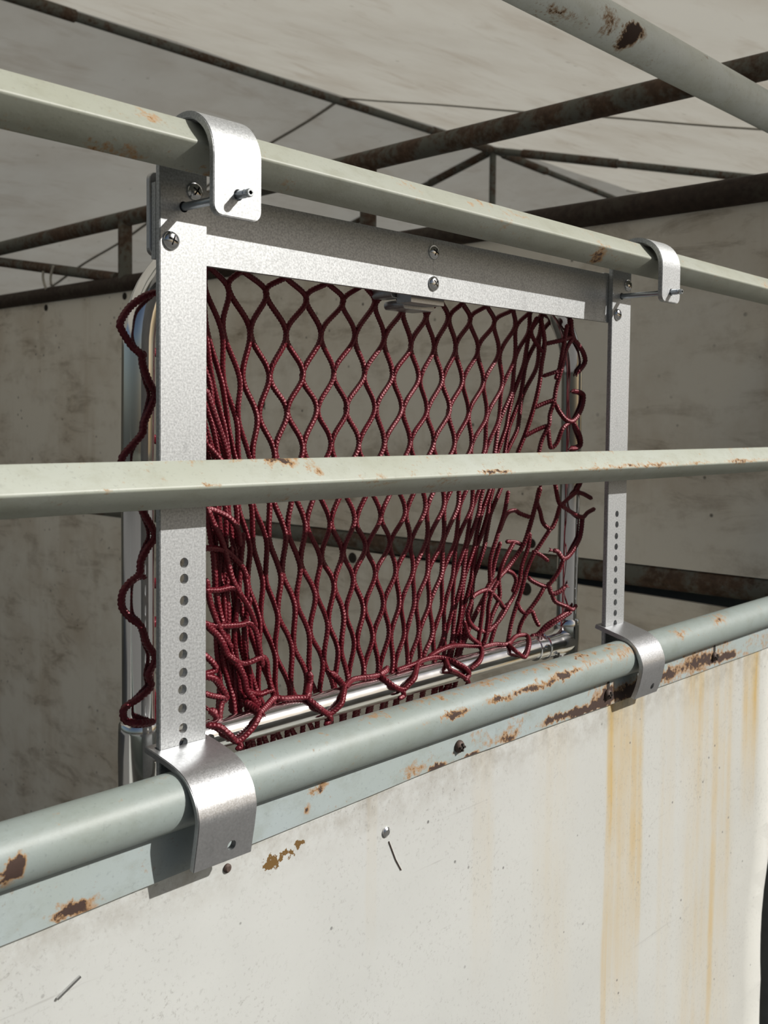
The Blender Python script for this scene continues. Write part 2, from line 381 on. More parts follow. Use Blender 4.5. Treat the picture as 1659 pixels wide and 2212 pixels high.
for (y, z, r) in ((2.536, .4045, .011), (2.057, .4095, .011), (1.052, -.3063, .013), (.530, -.3209, .014), (.517, -.2222, .010), (1.40, .075, .012), (.33, -.07, .005), (3.2, -.31, .012)):
    bm = tube_bm([(WX - .0035, y, z), (WX - .002, y, z), (WX + .006, y, z)], r, 14, radii=[r * .45, r, r * 1.05])
    link('bolt_head', frombm(bm, 'bolt_head'), M['hole'], wr, smooth=False)

# ================================================================ THINGS
# roof truss standing on the side wall
tr = thing('roof_truss', (WX, 1.5, .45), 'rusty welded pipe truss along the top of the side wall', 'truss')
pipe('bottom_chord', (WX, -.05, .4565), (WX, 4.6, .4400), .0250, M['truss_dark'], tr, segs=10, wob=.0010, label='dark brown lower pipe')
pipe('top_chord', (WX, -.05, .6695), (WX, 4.6, .6190), .0240, M['truss'], tr, segs=10, wob=.0010, label='mottled rusty upper pipe')
for y, r in ((2.055, .0215), (1.010, .0200), (3.05, .020)):
    pipe('strut', (WX, y, .445), (WX, y, .650), r, M['truss'], tr, sides=18)
pipe('diagonal', (WX, 2.10, .470), (WX, 3.02, .615), .0170, M['truss'], tr, sides=18)
tw = bmesh.new()
for k, (dy, dz) in enumerate(((0, 0), (.05, -.012))):
    pts = [(WX - .026, 2.44 + dy + .02 * math.sin(t * 2.2 + k), .535 + dz - .062 * t) for t in np.linspace(0, 1, 9)]
    tube_bm(pts, .0042, 8, tw)
link('twine_loop', frombm(tw, 'twine_loop'), M['seam'], None, smooth=True, label='short loop of old twine hanging from the rusty truss diagonal', cat='twine')

# canopy frame: ridge, rafters, king post with socket sleeves
cf = thing('canopy_frame', (5.146, 3.57, -1.9), 'far tubular steel frame holding up the tarpaulin ridge', 'frame')
H = Vector((5.146, 3.570, 1.844)); cr = .0225
pipe('ridge_pipe', (-4, H.y, H.z), H, cr, M['canopy'], cf, segs=6, wob=.002)
pipe('ridge_pipe', H, (10, H.y, H.z - .22), cr * .9, M['canopy'], cf)
pipe('rafter', H, H + Vector((0, -3.95, -.25 * 3.95)), cr, M['canopy'], cf)
pipe('rafter', H, H + Vector((0, 3.90, -.25 * 3.90)), cr, M['canopy'], cf)
pipe('king_post', H, (H.x, H.y, -1.9), .0225, M['canopy'], cf)
def sleeve(p, q, r=.030): pipe('sleeve', p, q, r, M['truss'], cf, sides=20)
sleeve(H + Vector((-.62, 0, 0)), H + Vector((-.03, 0, 0)), .0275)
sleeve(H + Vector((.12, 0, -.005)), H + Vector((.62, 0, -.027)), .0275)
sleeve(H + Vector((0, -.25, -.0625)), H + Vector((0, -.95, -.2375)), .0285)
sleeve(H + Vector((0, .05, -.0125)), H + Vector((0, .55, -.1375)), .0275)
sleeve((1.0, H.y, H.z), (2.02, H.y, H.z), .029)

# overhead pipe above the front
pipe('overhead_pipe', (-2.5, .0205, .5825), (3.5, .0205, .5800), .0302, M['pipe_over'], None, segs=12, wob=.0006,
     label='thick pale grey rust-blotched pipe crossing the upper right corner', cat='pipe')

# front wall panel
bm = bmesh.new()
right = [(1.268, -.30), (1.268, -.66), (1.262, -.715), (1.247, -.765), (1.238, -.80), (1.2345, -.85), (1.236, -.90), (1.244, -.925), (1.238, -.95), (1.240, -1.02), (1.242, -1.9)]
pts = [(-1.6, -1.9), (-1.6, -.30)] + right
def bulge(x, z): return -.027 + (max(0, x - 1.15) / .12) ** 2 * (-.010 if -1.0 < z < -.72 else 0)
NXP, NZP = 40, 40
grid = []
for j in range(NZP + 1):
    z = -.30 - 1.6 * j / NZP
    xr = np.interp(-z, [-q[1] for q in right], [q[0] for q in right])
    grid.append([bm.verts.new((-1.6 + (xr + 1.6) * (i / NXP), -.027 + .0002 * math.sin(i * .7) * math.sin(j * .6), z)) for i in range(NXP + 1)])
for j in range(NZP):
    for i in range(NXP): bm.faces.new((grid[j][i], grid[j][i + 1], grid[j + 1][i + 1], grid[j + 1][i]))
bmesh.ops.solidify(bm, geom=bm.faces[:], thickness=.006)
for q in bm.verts: pass
wf = link('wall_front', frombm(bm, 'wall_front'), M['panel'], kind='structure', smooth=True, label='white painted front panel with yellow rust runs')
ymin = min(q.co.y for q in wf.data.vertices)
if ymin < -.0305: wf.location.y += -.0275 - ymin      # keep the outer face behind the steel strip
for (x, z, r, m) in ((.053, -.366, .0042, 'bolt'), (.2635, -.3934, .0055, 'screw')):
    bm = tube_bm([(x, -.0262, z), (x, -.0285, z), (x, -.0300, z)], r, 16, radii=[r, r, r * .6])
    link('panel_screw', frombm(bm, 'panel_screw'), M[m], wf)
bm = box_bm(-.117, -.094, -.0290, -.0272, -.4135, -.4115)
bmesh.ops.rotate(bm, verts=bm.verts, cent=(-.1055, -.028, -.4125), matrix=Matrix.Rotation(math.radians(-27), 3, 'Y'))
link('staple', frombm(bm, 'staple'), M['screw'], wf)
bm = tube_bm([(.268, -.0277, -.405), (.279, -.0277, -.428), (.288, -.0277, -.442)], .0006, 6)
link('scratch_mark', frombm(bm, 'scratch_mark'), M['bolt'], wf)

# corner upright at lower right
pipe('corner_post', (1.296, -.020, -1.9), (1.296, -.020, -.312), .0265, M['dark_post_gap'], None,
     label='dark steel upright behind the bent right edge of the panel', cat='post')

# steel barrier: two diamond-set square rails, pipe rail and flange strip
sb = thing('stall_barrier', (.5, -.03, -1.0), 'weathered grey steel stall barrier of two open rails above a rusty pipe', 'barrier')
def square_rail(name, ry, rz, slope, beta, s, mat, label, kadd=(0, 0)):
    b = math.radians(beta); R = Vector((ry, rz)); B = R + Vector((math.cos(b), -math.sin(b))) * s; T = R + Vector((math.sin(b), math.cos(b))) * s; K = B + T - R + Vector(kadd)
    bm = bmesh.new(); rings = []
    for x in np.linspace(-1.6, 2.6, 15):
        dz = slope * x + random.uniform(-.0006, .0006)
        rings.append([bm.verts.new((x, q.x, q.y + dz)) for q in (R, B, K, T)])
    for i in range(len(rings) - 1):
        for k in range(4): bm.faces.new((rings[i][k], rings[i][(k + 1) % 4], rings[i + 1][(k + 1) % 4], rings[i + 1][k]))
    bm.faces.new(rings[0][::-1]); bm.faces.new(rings[-1]); bmesh.ops.recalc_face_normals(bm, faces=bm.faces[:])
    ed = [e for e in bm.edges if e.calc_face_angle(0) > .8 and abs(e.verts[0].co.x - e.verts[1].co.x) > .05]
    bmesh.ops.bevel(bm, geom=ed, offset=.0026, segments=4, affect='EDGES', profile=.5)
    me = frombm(bm, name); smooth_by_angle(me, 30)
    return link(name, me, mat, sb, label=label)
square_rail('top_rail', -.0625, .2625, -.0085, 42.4, .0308, M['rail_top'], 'top square rail set on edge', (.007, .007))  # hidden back corner pushed out of square to block sunlight from the post
square_rail('middle_rail', -.0480, -.0195, -.0032, 40.6, .0306, M['rail_mid'], 'middle square rail set on edge')
pipe('pipe_rail', (-1.6, -.0285, -.2953), (2.6, -.0285, -.2773), .0243, M['pipe_front'], sb, sides=40, segs=14, wob=.0003, label='round pale grey pipe with rust patches')
bm = bmesh.new(); rows = []
for x in np.linspace(-1.6, 1.262, 40):
    zb = np.interp(x, [-.4, -.17, .37, 1.2, 1.4], [-.3585, -.3565, -.3425, -.3455, -.345]) + random.uniform(-.0004, .0004)
    rows.append([bm.verts.new(p) for p in ((x, -.0315, zb), (x, -.0275, zb), (x, -.0275, -.29), (x, -.0315, -.29))])
for i in range(len(rows) - 1):
    for k in range(4): bm.faces.new((rows[i][k], rows[i][(k + 1) % 4], rows[i + 1][(k + 1) % 4], rows[i + 1][k]))
bm.faces.new(rows[0][::-1]); bm.faces.new(rows[-1])
st = link('flange_strip', frombm(bm, 'flange_strip'), M['strip'], sb, label='flat steel strip under the pipe, rusted to the right')
for (x, z) in ((.378, -.3271), (.6955, -.328), (1.0128, -.3276), (-.62, -.334)):
    bm = tube_bm([(x, -.031, z), (x, -.0335, z), (x, -.0360, z), (x, -.0375, z)], .007, 16, radii=[.0072, .0072, .0055, .0025])
    link('bolt', frombm(bm, 'bolt'), M['bolt'], st, smooth=True)
    bm = bmesh.new()
    for k in range(2):
        q = box_bm(x - (.0045 if k else .0011), x + (.0045 if k else .0011), -.0385, -.0365, z - (.0011 if k else .0045), z + (.0011 if k else .0045), bm)
    link('bolt_slot', frombm(bm, 'bolt_slot'), M['hole'], st)
    if x > .5:
        bm = tube_bm([(x + .002, -.0316, z + .0115), (x + .002, -.0320, z + .0115)], .0048, 14)
        bmesh.ops.scale(bm, vec=(.75, 1, 1.6), verts=bm.verts, space=Matrix.Translation((-x - .002, 0, -z - .0115)))
        link('slot_hole', frombm(bm, 'slot_hole'), M['hole'], st)

# ---------------------------------------------------------------- hay rack (aluminium hanger + chrome hoop)
rk = thing('hay_rack', (.395, .02, -.30), 'silver aluminium hanging frame with chrome hoop hooked over the rails', 'rack')
TH = .0064
def post(x0, dz, holes, tongue_z, pin_z, label):
    x1 = x0 + .05; cy, cz, ro = -.0341, .2525 + dz, .0405
    path = [(TH, -.302), (TH, .0), (TH, .2), (TH, cz - .004), (TH, cz - .001)] + [(cy + ro * math.cos(t), cz + ro * math.sin(t)) for t in np.linspace(0, math.pi, 22)] + [(cy - ro, cz - .001), (cy - ro, cz - .004), (cy - ro, .225 + dz), (cy - ro, tongue_z)]
    bm = ribbon_bm(path, x0, x1, TH, .0085)
    bmesh.ops.bevel(bm, geom=[e for e in bm.edges if e.calc_face_angle(0) > 1.2], offset=.0007, segments=2, affect='EDGES')
    o = link('post', frombm(bm, 'post'), M['alu'], rk, label=label)
    cb = bmesh.new()
    for hx, hz in holes: cyl_y(hx, hz, .0046, -.01, .02, cb)
    cyl_y(x0 + .025, pin_z, .0048, -.10, .03, cb)
    boolean_cut(o, cb); o.data.materials.clear(); o.data.materials.append(M['alu']); smooth_by_angle(o.data, 28)
    return o
HL = [(.0256, -.0894), (.0256, -.1037), (.0256, -.1233), (.0257, -.1423), (.0249, -.1561), (.0245, -.1714), (.0248, -.1879), (.0239, -.203), (.024, -.2201), (.0247, -.2379), (.025, -.2512)]
HR = [(.7645, -.0905), (.765, -.1054), (.7642, -.1218), (.7642, -.1368), (.764, -.1528), (.7642, -.1686), (.7646, -.1852), (.7649, -.2007), (.7651, -.2158), (.7655, -.231), (.766, -.2455)]
post(0.0, .0, HL, .2040, .2228, 'near post, hooked over the top rail and drilled with holes')
post(.740, -.006, HR, .1998, .2133, 'far post, hooked over the top rail and drilled with holes')

# header bar in two butted lengths
bm = bmesh.new()
box_bm(.0, .3679, TH + .0001, TH + .0062, .1758, .2412, bm); box_bm(.3683, .79, TH + .0001, TH + .0062, .1758, .2412, bm)
bevel(bm, .0006, 1)
link('header_bar', frombm(bm, 'header_bar'), M['alu'], rk, label='wide flat header bar with a centre joint')
def rounded_plate(name, x0, x1, z0, z1, y0, y1, r, mat, parent, label=None):
    bm = bmesh.new(); pts = []
    for (cx_, cz_, a0) in ((x1 - r, z1 - r, 0), (x0 + r, z1 - r, 90), (x0 + r, z0 + r, 180), (x1 - r, z0 + r, 270)):
        for k in range(6): a = math.radians(a0 + 18 * k); pts.append((cx_ + r * math.cos(a), cz_ + r * math.sin(a)))
    f = bm.faces.new([bm.verts.new((p[0], y0, p[1])) for p in pts])
    rr = bmesh.ops.extrude_face_region(bm, geom=[f]); bmesh.ops.translate(bm, vec=(0, y1 - y0, 0), verts=[q for q in rr['geom'] if isinstance(q, bmesh.types.BMVert)])
    bevel(bm, .0006, 1)
    return link(name, frombm(bm, name), mat, parent, label=label)
rounded_plate('back_plate', -.0015, .055, .1795, .2510, .0128, .0183, .006, M['alu_clip'], rk)
rounded_plate('back_plate', .736, .790, .1795, .2450, .0130, .0185, .006, M['alu_clip'], rk)
rounded_plate('splice_plate', .335, .402, .1790, .2380, .0130, .0180, .004, M['alu_clip'], rk)

# Phillips screws: one mesh cut once, then shared
pr = [(.0083, 0), (.0083, .0010), (.0076, .0024), (.0058, .0036), (.0035, .0043), (.0012, .0046)]
sm = tube_bm([(0, -h, 0) for r, h in pr], 1, 24, radii=[r for r, h in pr])
sme = frombm(sm, 'screw'); so = bpy.data.objects.new('t', sme); COL.objects.link(so)
cb = bmesh.new(); box_bm(-.0008, .0008, -.006, -.0026, -.0046, .0046, cb); boolean_cut(so, cb)
cb = bmesh.new(); box_bm(-.0046, .0046, -.006, -.0026, -.0008, .0008, cb); boolean_cut(so, cb)
sme = so.data; bpy.data.objects.remove(so, do_unlink=True); sme.materials.clear(); sme.materials.append(M['screw']); smooth_by_angle(sme, 40)
bmx = box_bm(-.0007, .0007, -.0029, -.0024, -.0044, .0044); box_bm(-.0044, .0044, -.0029, -.0024, -.0007, .0007, bmx)
slme = frombm(bmx, 'recess')
for (x, y, z, a) in ((.0113, 0, .1921, 20), (.0361, 0, .2378, 35), (.3681, TH + .0001, .2262, 25), (.3684, TH + .0001, .1915, 50), (.7538, 0, .1871, 10), (.7802, 0, .2298, 40)):
    s = link('screw', sme, M['screw'], rk)
    s.matrix_parent_inverse = PINV[rk.name]; s.location = (x, y, z); s.rotation_euler = (0, math.radians(a), 0)
    q = bpy.data.objects.new('drive_recess', slme); COL.objects.link(q)
    if not slme.materials: slme.materials.append(M['slot'])
    q.parent = s
# locking pins
for (x, z) in ((.025, .2228), (.765, .2133)):
    prof = [(.016, .0030), (.0155, .0036), (-.0835, .0036), (-.0842, .0030), (-.0856, .0030), (-.0862, .0036), (-.0898, .0036), (-.0906, .0030), (-.0906, .0017), (-.0892, .0012)]
    bm = tube_bm([(x, y, z) for y, r in prof], 1, 20, radii=[r for y, r in prof])
    me = frombm(bm, 'lock_pin'); smooth_by_angle(me, 40); link('lock_pin', me, M['pin'], rk, label='zinc pin through post and hook')

# saddle clips over the pipe rail
def smooth2(P, k=3):
    P = [np.array(p, float) for p in P]; out = []
    for i in range(len(P) - 1):
        p0 = P[i - 1] if i else 2 * P[0] - P[1]; p3 = P[i + 2] if i + 2 < len(P) else 2 * P[-1] - P[-2]
        for t in np.arange(k) / k:
            out.append(.5 * ((2 * P[i]) + (-p0 + P[i + 1]) * t + (2 * p0 - 5 * P[i] + 4 * P[i + 1] - p3) * t * t + (-p0 + 3 * P[i] - 3 * P[i + 1] + p3) * t ** 3))
    return [tuple(q) for q in out + [P[-1]]]
SADN = smooth2([(.0136, -.2503), (.002, -.2522), (-.0097, -.2541), (-.0222, -.2564), (-.0335, -.2593), (-.0434, -.2634), (-.0511, -.2692), (-.0576, -.2768), (-.0619, -.2840), (-.0643, -.2915), (-.0654, -.2985), (-.0643, -.308), (-.0625, -.3184), (-.0600, -.3310), (-.0578, -.3430)])
SADF = smooth2([(.0120, -.2441), (-.0082, -.2492), (-.0326, -.2556), (-.0423, -.2598), (-.0520, -.2679), (-.0581, -.2776), (-.0619, -.2876), (-.0627, -.2955), (-.0614, -.3050), (-.0569, -.3237), (-.0508, -.3393)])
def saddle(x0, x1, prof, hole, px, label):
    bm = ribbon_bm(prof, x0, x1, .0060, 0)
    bmesh.ops.bevel(bm, geom=[e for e in bm.edges if e.calc_face_angle(0) > 1.2], offset=.0007, segments=2, affect='EDGES')
    o = link('saddle_clip', frombm(bm, 'saddle_clip'), M['alu_clip'], rk, label=label)
    cb = cyl_y(hole[0], hole[1], .0046, -.09, -.03); boolean_cut(o, cb)
    cb = box_bm(px - .0012, px + .0507, -.0006, TH + .0006, -.28, -.23); boolean_cut(o, cb)
    o.data.materials.clear(); o.data.materials.append(M['alu_clip']); smooth_by_angle(o.data, 28)
saddle(-.0068, .0560, SADN, (.0318, -.3290), 0.0, 'near bent saddle clip resting on the pipe')
saddle(.7335, .7960, SADF, (.7735, -.3265), .740, 'far bent saddle clip resting on the pipe')

# chrome hoop, crossbar and fittings
HY, XL, XR, RB, ZS, TR = .055, .0150, .7275, .102, .103, .0148
path = [(XL, HY, -.62), (XL - .0005, HY, -.2), (XL - .001, HY, 0), (XL, HY, ZS)]
path += [(XL + RB - RB * math.cos(t), HY, ZS + RB * math.sin(t)) for t in np.linspace(.08, math.pi / 2, 14)]
path += [(XR - RB + RB * math.sin(t), HY, ZS + RB * math.cos(t)) for t in np.linspace(0, math.pi / 2 - .08, 14)]
path += [(XR, HY, ZS), (XR + .001, HY, 0), (XR - .002, HY, -.2), (XR - .003, HY, -.62)]
me = frombm(tube_bm(path, TR, 40), 'hoop'); smooth_by_angle(me); link('hoop', me, M['chrome'], rk, label='bent chrome hoop tube')
ZB = -.2720
pipe('crossbar', (XL, HY, ZB - .001), (XR, HY, ZB + .001), TR, M['chrome'], rk, sides=40, label='chrome crossbar')
def tee(xc, sgn, label):
    bm = bmesh.new()
    prof = [(-.318, .0168), (-.3165, .0182), (-.300, .0186), (-.272, .0190), (-.250, .0186), (-.2425, .0182), (-.2405, .0168)]
    tube_bm([(xc, HY, z) for z, r in prof], 1, 36, bm, radii=[r for z, r in prof])
    prof = [(0, .0190), (.020, .0186), (.030, .0176), (.034, .0172), (.058, .0172), (.0585, .0182), (.0600, .0182), (.0605, .0166), (.080, .0166), (.0805, .0160)]
    tube_bm([(xc + sgn * d, HY, ZB) for d, r in prof], 1, 36, bm, radii=[r for d, r in prof])
    me = frombm(bm, 'tee_fitting'); smooth_by_angle(me, 40); o = link('tee_fitting', me, M['chrome'], rk, label=label)
    for (d, zz) in ((.070, .004), (.045, -.011)):
        b2 = tube_bm([(xc + sgn * d, HY - .0140, ZB + zz), (xc + sgn * d, HY - .0180, ZB + zz)], .0032, 14)
        link('set_screw', frombm(b2, 'set_screw'), M['screw'], o)
tee(XL, 1, 'near chrome tee joint'); tee(XR - .002, -1, 'far chrome tee joint')
# clamp tying the hoop to the header
bm = box_bm(.345, .402, .0185, .0400, .170, .232); bevel(bm, .002, 2)
link('hoop_clamp', frombm(bm, 'hoop_clamp'), M['alu_clip'], rk)
rounded_plate('clamp_plate', .3585, .4130, .1655, .1760, .0420, .0730, .0045, M['alu_clip'], rk)
rounded_plate('clamp_plate', .338, .360, .1760, .1900, .0420, .0730, .0045, M['alu_clip'], rk)

# ---------------------------------------------------------------- hay net
NET_GRID = [
   [(-179, 620, 2432), (353, 620, 2438), (1030, 620, 2459), (2287, 620, 2510), (3504, 620, 2531), (4317, 620, 2532), (5216, 620, 2534), (6373, 620, 2554), (7039, 620, 2505)] ,
   [(242, 680, 1672), (776, 740, 1679), (1342, 760, 1687), (2395, 750, 1680), (3464, 745, 1724), (4361, 745, 1646), (5228, 755, 1679), (6227, 770, 1663), (6757, 730, 1597)] ,
   [(695, 700, 776), (1154, 820, 795), (1587, 860, 825), (2424, 840, 876), (3387, 830, 933), (4352, 830, 909), (5223, 850, 917), (6085, 880, 872), (6444, 800, 762)] ,
   [(1042, 700, -51), (1379, 820, -41), (1739, 860, -2), (2437, 840, 106), (3299, 830, 123), (4188, 830, 131), (5063, 850, 111), (5760, 880, 42), (6086, 800, -53)] ,
   [(1124, 700, -882), (1490, 820, -900), (1959, 860, -868), (2500, 840, -754), (3257, 830, -750), (4118, 830, -704), (4876, 850, -661), (5482, 880, -713), (5777, 800, -785)] ,
   [(1243, 700, -1641), (1628, 820, -1686), (2101, 860, -1679), (2633, 840, -1522), (3236, 830, -1429), (3955, 830, -1421), (4578, 850, -1474), (5136, 880, -1563), (5421, 800, -1613)] ,
   [(1382, 700, -2397), (1801, 820, -2474), (2288, 860, -2500), (2769, 840, -2298), (3276, 830, -2168), (3869, 830, -2156), (4416, 850, -2220), (4966, 880, -2321), (5207, 800, -2374)] ,
   [(1568, 700, -3135), (2005, 820, -3216), (2458, 860, -3226), (2878, 840, -3050), (3300, 830, -2890), (3790, 830, -2872), (4281, 850, -2910), (4778, 880, -3007), (5006, 800, -3064)] ,
]
